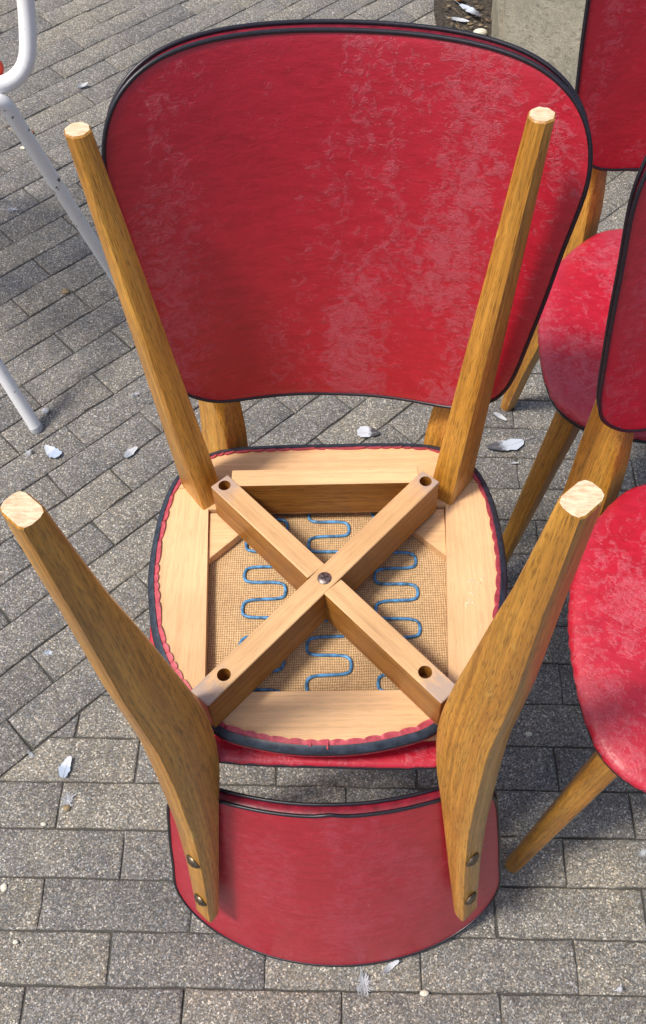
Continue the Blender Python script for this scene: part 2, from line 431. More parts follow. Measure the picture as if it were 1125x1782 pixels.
def paver_geo(poly, rng, dz=0, tx=0, ty=0):
    """uneven edged slab from a polygon (world xy)"""
    pts = []
    n = len(poly)
    for i in range(n):
        a, b = poly[i], poly[(i + 1) % n]; L = math.dist(a, b)
        k = max(1, min(7, int(L / .026)))
        for j in range(k):
            t = j / k
            jx = rng.uniform(-.0010, .0010); jy = rng.uniform(-.0010, .0010)
            if rng.random() < .08: jx *= 3.2; jy *= 3.2
            pts.append((a[0] + (b[0] - a[0]) * t + jx, a[1] + (b[1] - a[1]) * t + jy))
    cx = sum(p[0] for p in pts) / len(pts); cy = sum(p[1] for p in pts) / len(pts)
    def ring(ins, z, jz=0):
        r = []
        for p in pts:
            dx, dy = cx - p[0], cy - p[1]; L = math.hypot(dx, dy) or 1
            r.append((p[0] + dx / L * ins, p[1] + dy / L * ins, z + dz + tx * (p[0] - cx) + ty * (p[1] - cy) + rng.uniform(-jz, jz)))
        return r
    rings = [ring(0, -.014), ring(0, -.0024, .0005), ring(.0012, -.0008, .0003), ring(.0038, 0.0, .0002)]
    V, F, M = loft(rings, False, True)
    return V, F, M, cx, cy

th, o1, W, th2, o2 = -0.007331133, 1.1365960, 0.067578, -0.7854313, 1.1522238
n1 = (math.sin(th), math.cos(th)); t1 = (math.cos(th), -math.sin(th))
n2 = (math.sin(th2), math.cos(th2)); t2 = (math.cos(th2), -math.sin(th2))
BD = o2 - 8.0 * W                           # boundary between the two laying directions
rng = random.Random(3)
polys = []
head = {10: -.2658, 11: -.3717, 12: -.2694, 13: -.3754, 14: -.2708, 15: -.3772}
for k in range(-48, 42):
    vt = o1 - k * W; vb = vt - W
    off = head.get(k, (-.2690 if k % 2 == 0 else -.3745) + rng.uniform(-.012, .012) + (0 if 8 < k < 18 else .02 * math.sin(k * 1.7)))
    for j in range(-16, 18):
        u0 = off + j * .21; u1 = u0 + .21
        P = [(t1[0] * u + n1[0] * v, t1[1] * u + n1[1] * v) for u, v in ((u0, vb), (u1, vb), (u1, vt), (u0, vt))]
        P = clip(P, n2, BD)
        if len(P) >= 3 and area(P) > .0008: polys.append(P)
for k in range(-62, 8):
    Wd = W
    def line(k): return o2 - k * W if k >= 0 else o2 - k * .0685
    vt, vb = line(k), line(k + 1)
    off = (.096 if k % 2 == 0 else .194) + rng.uniform(-.009, .009)
    if k == 7: off = .005 + .21
    for j in range(-16, 30):
        u0 = off + j * .21; u1 = u0 + .21
        P = [(t2[0] * u + n2[0] * v, t2[1] * u + n2[1] * v) for u, v in ((u0, vb), (u1, vb), (u1, vt), (u0, vt))]
        if area(P) > .0008: polys.append(P)
SOILBOX = [(.292, 1.86), (.292, 4.2)]
keep = []
for P in polys:
    cx = sum(p[0] for p in P) / len(P); cy = sum(p[1] for p in P) / len(P)
    if not (PX0 < cx < PX1 and PY0 < cy < PY1): continue
    if .30 < cx < 1.35 and cy > 2.02: continue       # planting strip and stone block stand here
    keep.append((P, cx, cy))
def in_view(cx, cy):
    d = cy * math.cos(1.0073207) + CAM_H * math.sin(1.0073207)
    v = -(cy * math.sin(1.0073207) - CAM_H * math.cos(1.0073207))
    x = 1620 * cx / d; y = 1620 * v / d
    return abs(x) < 562 + 95 and abs(y) < 891 + 85, math.hypot(x, y - 400)
lst = sorted([(in_view(c[1], c[2])[1] - (1e5 if in_view(c[1], c[2])[0] else 0), i) for i, c in enumerate(keep)])
single = set(i for _, i in lst[:298])
stuffV = []
for i, (P, cx, cy) in enumerate(keep):
    Q = shrink(P, rng.uniform(.0007, .0014))
    if len(Q) < 3: continue
    V, F, M, mx, my = paver_geo(Q, rng, rng.uniform(-.0013, .0010), rng.uniform(-.008, .008), rng.uniform(-.012, .012))
    if i in single:
        V = [(v[0] - mx, v[1] - my, v[2]) for v in V]
        o = link('paver', mesh_from('paver', V, F, True, 50), PAVER, bed, (mx, my, 0))
    else: stuffV.append((V, F, M))
V, F, M = join(stuffV)
pv = link('paver_field', mesh_from('paver_field', V, F, True, 50), PAVER, bed); tag(pv, kind='stuff')

# ------------------------------------------------------------------ stone block and soil strip
def stone_block():
    bm = bmesh.new()
    w, d, h = .80, 1.10, .165
    bmesh.ops.create_cube(bm, size=1, matrix=Matrix.Translation((w / 2, d / 2, h / 2)) @ Matrix.Diagonal((w, d, h, 1)))
    bmesh.ops.bevel(bm, geom=[e for e in bm.edges], offset=.012, segments=2, affect='EDGES')
    bmesh.ops.subdivide_edges(bm, edges=bm.edges[:], cuts=22, use_grid_fill=True)
    for v in bm.verts:
        nn = noise.noise_vector(v.co * 9) * .006 + noise.noise_vector(v.co * 40) * .005
        v.co += nn
        v.co.z = max(v.co.z, -.004)
    me = bpy.data.meshes.new('stone_block'); bm.to_mesh(me); bm.free()
    me.polygons.foreach_set('use_smooth', [True] * len(me.polygons))
    o = link('stone_block', me, STONE, None, (.351, 1.862, -.004), (0, 0, R(-6.2)))
    tag(o, 'rough beige stone block lying behind the chairs at the edge of the paving', 'stone block')
stone_block()
def soil_strip():
    bm = bmesh.new(); nx, ny = 36, 90
    x0, x1, y0, y1 = .262, 1.38, 2.0, 4.62
    vs = [[bm.verts.new((x0 + (x1 - x0) * i / nx + .012 * noise.noise(Vector((i * .3, j * .21, 0))), y0 + (y1 - y0) * j / ny,
          .004 + .010 * abs(noise.noise(Vector((i * .5, j * .45, 1)))) * (1 if i > 1 else .1) + .012 * noise.noise(Vector((i * .12, j * .1, 5))) * (i > 1))) for j in range(ny + 1)] for i in range(nx + 1)]
    for i in range(nx):
        for j in range(ny): bm.faces.new((vs[i][j], vs[i + 1][j], vs[i + 1][j + 1], vs[i][j + 1]))
    for j in range(ny): pass
    me = bpy.data.meshes.new('soil'); bm.to_mesh(me); bm.free()
    me.polygons.foreach_set('use_smooth', [True] * len(me.polygons))
    o = link('soil', me, SOIL); tag(o, kind='structure')
    # litter of leaf bits and twigs
    parts = []; r = random.Random(5)
    for i in range(900):
        x = r.uniform(.285, .46) if i % 2 else r.uniform(.30, 1.2); y = r.uniform(2.02, 3.3); s = r.uniform(.004, .013); a = r.uniform(0, 6.3)
        ca, sa = math.cos(a), math.sin(a); z = .012 + r.uniform(0, .006)
        pts = [(-s, 0, 0), (0, s * .45, r.uniform(0, .004)), (s, 0, r.uniform(0, .004)), (0, -s * .45, r.uniform(-.002, .003))]
        if i % 3 == 0: pts = [(-s * 1.6, -.0007, 0), (s * 1.6, -.0007, .003), (s * 1.6, .0007, .003), (-s * 1.6, .0007, 0)]
        P = [(x + ca * p[0] - sa * p[1], y + sa * p[0] + ca * p[1], z + p[2]) for p in pts]
        parts.append((P, [(0, 1, 2, 3)], [r.choice([0, 0, 0, 1])]))
    V, F, M = join(parts)
    LIT = mat_simple('leaf_litter', (.16, .115, .07), .8, nscale=25, var=.8)
    o = link('leaf_litter', mesh_from('leaf_litter', V, F, False, mi=M), [LIT, STRAW])
    tag(o, 'scattered dry leaf bits and twigs on the dark soil strip', kind='stuff')
soil_strip()

# ------------------------------------------------------------------ the wooden chair with red vinyl
S_TOT = .9219
RING_Z, BEAM_Z = .442, .387
SEAT = [(0, -.192), (.06, -.192), (.104, -.190), (.133, -.185), (.160, -.170), (.180, -.146), (.192, -.105), (.197, -.055), (.197, -.010), (.192, .027),
        (.184, .064), (.171, .096), (.155, .123), (.132, .152), (.104, .1765), (.068, .188), (.033, .194), (0, .1955)]
def sym_loop(half, n=5):
    full = [Vector((x, y, 0)) for x, y in half] + [Vector((-x, y, 0)) for x, y in half[-2:0:-1]]
    return catmull(full, n, True)
SEAT_LOOP = sym_loop(SEAT)
def inset(loop, d):
    m = len(loop); out = []
    for i in range(m):
        t = (loop[(i + 1) % m] - loop[i - 1]).normalized(); nrm = Vector((t.y, -t.x, 0))   # outward for ccw
        out.append(loop[i] - nrm * d)
    return out
BACK = [(0, .0171), (.0242, .0182), (.0483, .0190), (.0724, .0200), (.095, .0214), (.1145, .023), (.131, .0262), (.1434, .0318), (.154, .0395), (.166, .0498),
        (.1764, .0630), (.1830, .0798), (.1875, .1008), (.1905, .1239), (.1935, .1486), (.1968, .1739), (.2, .2), (.2025, .2274), (.2050, .2544), (.2082, .2795),
        (.2109, .3029), (.2126, .3236), (.2119, .3429), (.2081, .3628), (.2009, .3809), (.1895, .3955), (.1738, .4071), (.1528, .4148), (.1271, .4185), (.096, .4198),
        (.0628, .4195), (.0313, .419), (0, .4188)]
YB, ZB, LEAN, KC, BT = .2049, .5302, .2015, 1.4539, .0175
FT = .0050
BACK = [(x, s - max(0, (s - .28) / .14) * .007) for x, s in BACK]
def back_pt(x, s, t): return Vector((x, YB + s * math.sin(LEAN) - KC * x * x + t, ZB + s * math.cos(LEAN)))
BLOOP = [(p.x, p.y) for p in catmull([(x, s, 0) for x, s in BACK] + [(-x, s, 0) for x, s in BACK[-2:0:-1]], 3, True)]
for _ in range(6): BLOOP = [((BLOOP[i - 1][0] + 2 * BLOOP[i][0] + BLOOP[(i + 1) % len(BLOOP)][0]) / 4, (BLOOP[i - 1][1] + 2 * BLOOP[i][1] + BLOOP[(i + 1) % len(BLOOP)][1]) / 4) for i in range(len(BLOOP))]

def panel_mesh(t0, sign, bulge, thick_in):
    """closed cushion shell: front (sign -1) or rear (sign +1) skin"""
    c0 = (0, .215); rings = []
    fr = [1.0, .985, .955, .90, .82, .72, .60, .48, .36, .24, .12, .03]
    n = len(BLOOP)
    for f in fr:
        r = []
        b = bulge * (1 - f ** 6) ** .5 * (1 - .25 * f)
        for x, s in BLOOP:
            xx = c0[0] + (x - c0[0]) * f; ss = c0[1] + (s - c0[1]) * f
            w = .0009 * noise.noise(Vector((xx * 22, ss * 22, sign * 3)))
            p = back_pt(xx, ss, t0); p.y += sign * (b + w * (1 - f ** 8)); r.append(p)
        rings.append(r)
    inner = [back_pt(x * .97, .215 + (s - .215) * .97, t0 - sign * thick_in) for x, s in BLOOP]
    return loft([inner] + rings, False, True)

def corner_section(c0, c1, nv, b, ch, ch_cut=None):
    """c0 outer, c1 inner corner on the visible face (2-D), nv unit normal of it, thickness b -> 12 point loop"""
    c0 = Vector(c0); c1 = Vector(c1); nv = Vector(nv)
    q = [c0, c1, c1 - nv * b, c0 - nv * b]; pts = []
    for i in range(4):
        p = q[i]; a = (q[i - 1] - p); d = (q[(i + 1) % 4] - p)
        c = ch_cut if (i == 2 and ch_cut) else ch
        la, ld = a.length, d.length; ca = min(c, la * .45); cd = min(c, ld * .45)
        pa = p + a / la * ca; pd = p + d / ld * cd
        mid = (pa + pd) / 2
        k = .0 if (i == 2 and ch_cut and ch_cut > ch * 1.5) else .42
        pts += [pa, mid + (p - mid) * k, pd]
    return pts

def with_grain(me, G):
    a = me.attributes.new('gc', 'FLOAT_VECTOR', 'POINT')
    a.data.foreach_set('vector', [float(x) for g in G for x in g]); return me

def rear_leg_mesh(sx, foot=(0, 0), dy=0.0):
    ridge = {0: (-.1566, .2328), .0631: (-.1554, .2321), .1154: (-.1544, .2304), .2477: (-.1535, .2277), .3000: (-.1510, .2268), .3708: (-.1461, .2274), .4415: (-.1446, .2322), .4969: (-.1441, .2378), .5708: (-.1443, .2440), .6692: (-.1482, .2573), .7738: (-.1549, .2740), .82: (-.1580, .2815)}
    inner = {0: (-.1442, .2179), .06: (-.1393, .2132), .1185: (-.1347, .2074), .18: (-.1278, .1998), .2569: (-.1201, .1916), .3246: (-.1118, .1861), .3708: (-.1072, .1841), .4000: (-.1051, .1850), .4262: (-.1046, .1876), .4846: (-.1076, .1954), .5462: (-.1157, .2110), .62: (-.1241, .2261), .70: (-.1332, .2435), .7862: (-.1431, .2621), .82: (-.147, .2695)}
    def itp(d, zz):
        ks = sorted(d); return tuple(float(np.interp(zz, ks, [d[k][c] for k in ks])) for c in (0, 1))
    rings = []; G = []; path = 0; prev = None
    zs = [0, .0015] + list(np.linspace(.03, .50, 22)) + [.504, .518, .535, .56] + list(np.linspace(.59, .79, 9)) + [.801, .8045]
    for i, zz in enumerate(zs):
        r = itp(ridge, zz); q = itp(inner, zz)
        b = .026 + .006 * min(1, zz / .4) - .006 * max(0, (zz - .55) / .25)
        ch = .0055 - .002 * min(1, zz / .45)
        cut = None
        if zz > .505: cut = .0035 + .0115 * min(1, (zz - .505) / .055)
        if zz < .001 or zz > .804:        # softened ends
            c = Vector(((r[0] + q[0]) / 2, (r[1] + q[1]) / 2)); r = tuple(c + (Vector(r) - c) * .90); q = tuple(c + (Vector(q) - c) * .90)
        sec = corner_section(r, q, (.741, .671), b, ch, cut)
        k = max(0, 1 - zz / .42)
        ring = []
        cc = (Vector(r) + Vector(q)) / 2; c3 = Vector((cc.x, cc.y, zz))
        if prev is not None: path += (c3 - prev).length
        prev = c3
        for p in sec: G.append(((Vector((p.x, p.y)) - Vector(r)).dot(Vector((.671, -.741))), (Vector((p.x, p.y)) - cc).dot(Vector((.741, .671))), path))
        for p in sec:
            zz2 = zz
            if zz > .79: zz2 = zz - .006 * (Vector((p.x, p.y)) - Vector(r)).length / .03   # bevelled top
            g = dy * (min(1, max(0, (zz - .28) / .2)) if zz < .5 else 1 - (zz - .5) / .32)
            py = p.y + foot[1] * k + g
            if zz > .505 and len(ring) >= 6:       # notch that seats the backrest
                rear = YB + (zz - ZB) * math.tan(LEAN) - KC * p.x * p.x + BT + .0026
                py = max(py, rear)
            ring.append(Vector((p.x + foot[0] * k, py, zz2)))
        rings.append([Vector((v.x * (-sx), v.y, v.z)) for v in ring])
    V, F, M = loft(rings, True, True, mi_cap=1)
    M[-1] = 0
    return with_grain(mesh_from('rear_leg', V, F, True, 28, mi=M), G)

def front_leg_mesh(sx, foot=(0, 0)):
    base_in, base_out = Vector((-.1425, -.0945)), Vector((-.1715, -.1330))
    nb = Vector((-.80, .60))
    tipc = Vector((-.1875, -.1625)); d = (base_out - base_in).normalized()
    rings = []; G = []
    for i, zz in enumerate([0, .0015] + list(np.linspace(.02, .442, 18))):
        f = zz / .442
        a = .0225 + (.0482 - .0225) * f ** .92; b = .0225 + (.031 - .0225) * f
        # face centre line
        cb = (base_in + base_out) / 2 - nb * .0155
        c = tipc + (cb - tipc) * f
        cin = c - d * a / 2 + nb * b / 2; cout = c + d * a / 2 + nb * b / 2
        if i == 0: cin = c + (cin - c) * .9; cout = c + (cout - c) * .9; b *= .9
        ch = .0075 * (1 - f) + .0028
        k = max(0, 1 - zz / .42)
        sec = corner_section(cout, cin, nb, b, ch)
        for p in sec: G.append(((Vector((p.x, p.y)) - c).dot(d), (Vector((p.x, p.y)) - c).dot(nb), zz))
        rings.append([Vector(((p.x + foot[0] * k) * (-sx), p.y + foot[1] * k, zz)) for p in sec])
    V, F, M = loft(rings, True, True, mi_cap=1)
    return with_grain(mesh_from('front_leg', V, F, True, 28, mi=M), G)

BEAM_ANG = math.atan2(.2275, .2068)
BC = (0.0, .0325)
def beam_mesh(parts_x, hole_x, screw=False):
    """beam along local X, raw wood on the underside (z=0), varnished sides; holes drilled from z=0"""
    V, F, M = join([box(x0, x1, -.0120, .0120, 0, .0545) for x0, x1 in parts_x])
    me = mesh_from('cross_beam', V, F, False)
    bevel_mesh(me, .0009, 1)
    o = bpy.data.objects.new('tmp', me); COL.objects.link(o)
    cut = []
    for hx in hole_x:
        cv, cf, cm = tube([(hx, 0, -.01), (hx, 0, .022)], .0068, 20); cut.append((cv, cf, cm))
    V, F, M = join(cut); cm_ = mesh_from('cutter', V, F, False); co = bpy.data.objects.new('tmpc', cm_); COL.objects.link(co)
    md = o.modifiers.new('b', 'BOOLEAN'); md.object = co; md.operation = 'DIFFERENCE'; md.solver = 'EXACT'
    dg = bpy.context.evaluated_depsgraph_get(); dg.update()
    ev = bpy.data.meshes.new_from_object(o.evaluated_get(dg))
    bpy.data.objects.remove(o); bpy.data.objects.remove(co)
    for p in ev.polygons:
        p.material_index = 1 if (p.normal.z < -.5 and p.center.z < .003) else 0
        p.use_smooth = False
    ev.name = 'cross_beam'
    return ev

def seat_cushion_mesh(flat=False):
    prof = [(.004, .4475), (-.0005, .4515), (-.0035, .4565), (-.0015, .4610), (.004, .4640), (.014, .4662)]
    if flat == 2: prof = [(.004, .4475), (.0012, .4505), (-.0008, .4530), (.0002, .4555), (.004, .4568), (.014, .4560)]
    if flat == 1: prof = [(.004, .4475), (.0012, .4505), (-.0008, .4540), (.0002, .4575), (.004, .4598), (.014, .4606)]
    rings = []
    for k, (ins, z) in enumerate(prof):
        lp = inset(SEAT_LOOP, ins)
        r = []
        for i, p in enumerate(lp):
            a = i / len(lp) * 2 * math.pi
            pk = .0011 * math.sin(a * 75 + 2.2 * math.sin(a * 9)) * (noise.noise(Vector((math.cos(a) * 3, math.sin(a) * 3, 0))) + .55) if k in (1, 2) else 0
            t = (lp[(i + 1) % len(lp)] - lp[i - 1]).normalized(); nr = Vector((t.y, -t.x, 0))
            r.append(Vector((p.x, p.y, z)) + nr * pk)
        rings.append(r)
    base = inset(SEAT_LOOP, .014)
    if flat:
        for f in (.88, .6, .3, .03): rings.append([Vector((p.x * f, p.y * f, .4607 if flat == 1 else .4515)) for p in base])
        return loft(rings, False, True)
    for f, z in ((.88, .4685), (.78, .4702), (.62, .4722), (.45, .4735), (.28, .4742), (.12, .4745), (.03, .4745)):
        rings.append([Vector((p.x * f, p.y * f, z + .0010 * noise.noise(Vector((p.x * f * 18, p.y * f * 18, 0))))) for p in base])
    return loft(rings, False, True)

def hem_mesh():
    m0 = inset(SEAT_LOOP, .0045); m1 = inset(SEAT_LOOP, .009); m2 = inset(SEAT_LOOP, .0118); n = len(m0)
    K = 4; dense0, dense1, dense2 = [], [], []
    for lp, ds in ((m0, dense0), (m1, dense1), (m2, dense2)):
        for i in range(n):
            for k in range(K): ds.append(lp[i].lerp(lp[(i + 1) % n], k / K))
    N = len(dense0); rings = []
    ph = 0; rr = random.Random(11); phs = []
    for i in range(N):
        phs.append(ph); ph += 1.0 / (rr.uniform(7.0, 12.0))
    sc = round(ph) / ph
    A, B, C, D = [], [], [], []
    for i in range(N):
        f = (phs[i] * sc + 1.1 * noise.noise(Vector((i * .035, 0, 9)))) % 1.0
        s = math.sin(math.pi * f) ** .6; saw = f
        p0, p1, p2 = dense0[i], dense1[i], dense2[i]
        dirv = (p2 - p0)
        e = p0 + dirv * (.72 + .30 * s + .22 * noise.noise(Vector((i * .045, 3, 0))))
        A.append(Vector((p0.x, p0.y, .4445)))
        B.append(Vector((p1.x, p1.y, .4414 - .0024 * saw ** 2 * (1 + .8 * noise.noise(Vector((i * .11, 1, 1)))))))
        C.append(Vector((e.x, e.y, .4408 - .0018 * saw)))
        D.append(Vector((e.x, e.y, .4425)))
    V, F, M = loft([A, B, C, D], False, False)
    return V, F, M

def ring_piece(poly, z0, z1):
    bot = [Vector((x, y, z0)) for x, y in poly]; top = [Vector((x, y, z1)) for x, y in poly]
    return loft([bot, top])
def ring_pieces():
    L = inset(SEAT_LOOP, .0092); n = len(L); pts = [(p.x, p.y) for p in L]
    op = dict(fx=.137, fy=-.096, rx=.1235, ry=.132)
    YF, YR = -.128, .118
    # front piece
    fr = [p for p in pts if p[1] < YF]
    fr.sort(key=lambda p: math.atan2(p[0], -(p[1] + .05)))
    def xo(y):
        c = sorted([p for p in pts if p[0] > 0], key=lambda p: p[1]); return float(np.interp(y, [p[1] for p in c], [p[0] for p in c]))
    front = [(-xo(YF), YF)] + fr + [(xo(YF), YF), (op['fx'], YF), (op['fx'], op['fy']), (-op['fx'], op['fy']), (-op['fx'], YF)]
    front = [(-xo(YF), YF)] + fr + [(xo(YF), YF), (op['fx'] + .001, YF), (op['fx'] + .001, op['fy']), (-op['fx'] - .001, op['fy']), (-op['fx'] - .001, YF)]
    rr_ = [p for p in pts if p[1] > op['ry'] + .003]
    rr_.sort(key=lambda p: math.atan2(p[0], (p[1] + .05)))
    rear = [(-xo(op['ry']), op['ry'])] + rr_ + [(xo(op['ry']), op['ry'])]
    out = [('X', ring_piece(front, RING_Z, .4535)), ('X', ring_piece(rear, RING_Z, .4535))]
    for sx in (1, -1):
        side = [p for p in pts if p[0] > 0 and YF + .0035 < p[1] < op['ry'] - .004]; side.sort(key=lambda p: p[1])
        g = .0006
        poly = [(op['fx'] + .0016, YF + g), (xo(YF), YF + g)] + side + [(xo(op['ry']), op['ry'] - g), (op['rx'], op['ry'] - g)]
        poly = [(x * sx, y) for x, y in poly]
        out.append(('Y', ring_piece(poly, RING_Z + .0003, .4535)))
    return out

def serpentine(cx, amp, y0, y1, per, ph, z, jit):
    n = int((y1 - y0) / per * 14); c = []
    for i in range(n + 1):
        a = 2 * math.pi * i / 14
        yy = y0 + ph + per / (2 * math.pi) * (a - .5 * .98 * math.sin(2 * a + .10)) - per * .25
        yy += .0012 * math.sin(a * .37 + cx * 40)
        c.append((cx + amp * (1.12 * math.sin(a) + .10 * math.sin(3 * a)), yy, z))
    return catmull(c, 2)

_shared = {}
def shared(key, fn):
    if key not in _shared: _shared[key] = fn()
    return _shared[key]

def build_chair(label, feet=None, dy=.014, flat=False, group='wooden chairs with red vinyl seats and backs'):
    """builds the chair with all its parts under one Empty"""
    root = bpy.data.objects.new('chair', None); COL.objects.link(root)
    tag(root, label, 'chair', group)
    feet = feet or {}
    for sx in (1, -1):
        s = -sx   # meshes are modelled on the left
        for kind, fn in (('rear', rear_leg_mesh), ('front', front_leg_mesh)):
            ft = feet.get((kind, sx), (0, 0))
            me = shared((kind, sx, ft, dy), lambda: fn(sx, ft, dy) if kind == 'rear' else fn(sx, ft))
            link('leg' if kind == 'front' else 'rear_leg_post', me, [WOOD_Z, ENDG], root)
    # crossing beams
    def B1(): return beam_mesh([(-.174, -.0123), (.0123, .176)], (-.1645 + .0, .1435))
    def B2(): return beam_mesh([(-.176, .174)], (-.1435, .1645))
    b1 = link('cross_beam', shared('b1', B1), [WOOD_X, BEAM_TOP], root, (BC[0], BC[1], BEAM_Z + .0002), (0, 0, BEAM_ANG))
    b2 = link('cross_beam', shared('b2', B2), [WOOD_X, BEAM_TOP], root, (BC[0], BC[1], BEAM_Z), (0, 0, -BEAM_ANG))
    def SC():
        rings = []
        for r, z in ((.0062, .0004), (.0060, -.0006), (.0048, -.0016), (.0025, -.0021), (.0006, -.0022)):
            rings.append([(r * 1.22 * math.cos(a), r * 1.22 * math.sin(a), z) for a in [2 * math.pi * k / 20 for k in range(20)]])
        V, F, M = loft(rings, True, True, mi_side=0, mi_cap=0)
        a = join([(V, F, M)] + [(v, f, [1] * 6) for v, f, m in (box(-.0042, .0042, -.0006, .0006, -.0024, -.0015), box(-.0006, .0006, -.0042, -.00065, -.0024, -.0015), box(-.0006, .0006, .00065, .0042, -.0024, -.0015))])
        return mesh_from('screw', *a[:2], True, 30, mi=a[2])
    link('screw', shared('sc', SC), [SCREWM, DARK], b2, (0, 0, 0), (0, 0, .5))
    # front rail
    def RL():
        me = mesh_from('front_rail', *box(-.1035, .1035, -.011, .011, 0, .0545)[:2], False); bevel_mesh(me, .0008)
        for p in me.polygons: p.material_index = 1 if p.normal.z < -.5 else 0
        return me
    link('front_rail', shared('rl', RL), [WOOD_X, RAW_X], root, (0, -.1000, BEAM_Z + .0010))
    # corner blocks
    for sx in (1, -1):
        def CB(sx=sx):
            P = [(.1355, -.094), (.1332, -.030), (.0800, -.0830), (.0800, -.094)]
            P = [(x * sx, y) for x, y in P]
            me = mesh_from('corner_block', *ring_piece(P, .4465, .4585)[:2], False); bevel_mesh(me, .0006); return me
        link('corner_block', shared(('cb', sx), CB), RAW_X, root)
    # seat base ring of four boards
    for i, (ax, geo) in enumerate(shared('ring', ring_pieces)):
        def RP(geo=geo):
            me = mesh_from('seat_board', geo[0], geo[1], True, 30); return me
        link('seat_board', shared(('rp', i), RP), RAW_X if ax == 'X' else RAW_Y, root)
    # burlap + springs
    def BU():
        bm = bmesh.new(); nx = 30
        vs = [[bm.verts.new((-.1345 + .269 * i / nx, -.115 + .251 * j / nx, .4588 + .0005 * math.sin(i * .21 + 1) * math.sin(j * .33) + .0005 * noise.noise(Vector((i * .3, j * .3, 2))))) for j in range(nx + 1)] for i in range(nx + 1)]
        for i in range(nx):
            for j in range(nx): bm.faces.new((vs[i][j], vs[i][j + 1], vs[i + 1][j + 1], vs[i + 1][j]))
        me = bpy.data.meshes.new('burlap_webbing'); bm.to_mesh(me); bm.free(); me.polygons.foreach_set('use_smooth', [True] * len(me.polygons)); return me
    press = -.010 if flat == 2 else 0
    bu = link('burlap_webbing', shared('bu', BU), BURLAP, root, (0, 0, press))
    for cx, ph in ((-.0688, -.0007), (.0024, .0036), (.0764, .0037)):
        def SP(cx=cx, ph=ph):
            pth = serpentine(cx, .0228, -.122, .150, .0430, ph, .4570, 0)
            V, F, M = tube(pth, .0018, 8); return mesh_from('spring', V, F, True, 60)
        link('spring', shared(('sp', cx), SP), SPRING, root, (0, 0, press))
    # cushion with piping, strip and hem
    def CU():
        V, F, M = seat_cushion_mesh(flat); return mesh_from('seat_cushion', V, F, True, 70)
    cu = link('seat_cushion', shared(('cu', flat), CU), VINYL, root)
    def PI():
        lp = inset(SEAT_LOOP, .0005); V, F, M = tube([(p.x, p.y, .4492) for p in lp], .0021, 8, True); return mesh_from('piping', V, F, True, 60)
    link('piping', shared('pi', PI), PIPING, cu)
    def ST():
        a, b, c, d = (inset(SEAT_LOOP, x) for x in (-.0005, .0012, .0062, .0068))
        rings = [[Vector((p.x, p.y, .4472)) for p in a], [Vector((p.x, p.y, .4432)) for p in b], [Vector((p.x, p.y, .4415)) for p in c], [Vector((p.x, p.y, .4432)) for p in d]]
        V, F, M = loft(rings, False, False); return mesh_from('edge_strip', V, F, True, 60)
    link('edge_strip', shared('st', ST), STRIP, cu)
    def HM():
        V, F, M = hem_mesh(); return mesh_from('gathered_hem', V, F, True, 60)
    link('gathered_hem', shared('hm', HM), HEM, cu)
    # backrest
    def BF(): V, F, M = panel_mesh(FT, -1, .0042, .003); return mesh_from('backrest', V, F, True, 60)
    def BR(): V, F, M = panel_mesh(BT, 1, .0012, .003); return mesh_from('rear_cover', V, F, True, 60)
    bk = link('backrest', shared('bf', BF), VINYL_FRONT, root)
    link('rear_cover', shared('br', BR), VINYL_BACK, bk)
    def EB():
        rings = []
        for t, sc_ in ((FT + .0005, .988), (FT + .003, .994), (BT - .003, .994), (BT - .0005, .988)):
            rings.append([back_pt(x * sc_, .215 + (s - .215) * sc_, t) for x, s in BLOOP])
        V, F, M = loft(rings, False, False); return mesh_from('edge_band', V, F, True, 60)
    link('edge_band', shared('eb', EB), EDGEBAND, bk)
    for t in (FT, BT):
        def PP(t=t):
            V, F, M = tube([back_pt(x, s - (.0032 * math.exp(-(x / .010) ** 2) if (s < .1 and t == BT) else 0), t) for x, s in BLOOP], .0021, 8, True); return mesh_from('piping', V, F, True, 60)
        link('piping', shared(('pp', t), PP), PIPING, bk)
    # screws through the posts (domed heads on the outer rear face)
    def HD():
        rings = []
        for r, z in ((.0100, 0), (.0098, .0015), (.0078, .0038), (.0040, .0053), (.0006, .0056)):
            rings.append([(r * math.cos(a), r * math.sin(a), z) for a in [2 * math.pi * k / 20 for k in range(20)]])
        V, F, M = loft(rings); g = box(-.0040, .0040, -.0006, .0006, .0042, .0057)
        a = join([(V, F, M), (g[0], g[1], [1] * 6)])
        return mesh_from('post_screw', *a[:2], True, 35, mi=a[2])
    for sx in (1, -1):
        for zz, rx, ry in ((.640, -.1470, .2530), (.748, -.1532, .2695)):
            # centre of the outer face lies half a thickness behind the ridge
            off = Vector((-.741, -.671)) * .011
            px, py = rx + off.x, ry + off.y
            nrm = Vector((.671 if sx > 0 else -.671, .741, 0)).normalized()
            o = link('post_screw', shared('hd', HD), [BRASS, DARK], root, (px * (-sx), py, zz))
            o.rotation_euler = nrm.to_track_quat('Z', 'Y').to_euler()
    return root

def glue_residue(parent, spots, seed):
    r = random.Random(seed); parts = []
    for x, y, z, n, sx, sy in spots:
        for i in range(n):
            px, py = x + r.gauss(0, sx), y + r.gauss(0, sy); s = r.uniform(.0008, .0026)
            k = 6; ring = [Vector((px + s * r.uniform(.6, 1.2) * math.cos(a), py + s * r.uniform(.6, 1.2) * math.sin(a), z)) for a in [2 * math.pi * q / k for q in range(k)]]
            top = [Vector((px + (v.x - px) * .6, py + (v.y - py) * .6, z - r.uniform(.0003, .0009))) for v in ring]
            parts.append(loft([ring, top], False, True))
    V, F, M = join(parts)
    return tag(link('glue_residue', mesh_from('glue_residue', V, F, True, 50), mat_simple('dried_glue', (.62, .50, .30), .6, nscale=300), parent), kind='stuff')

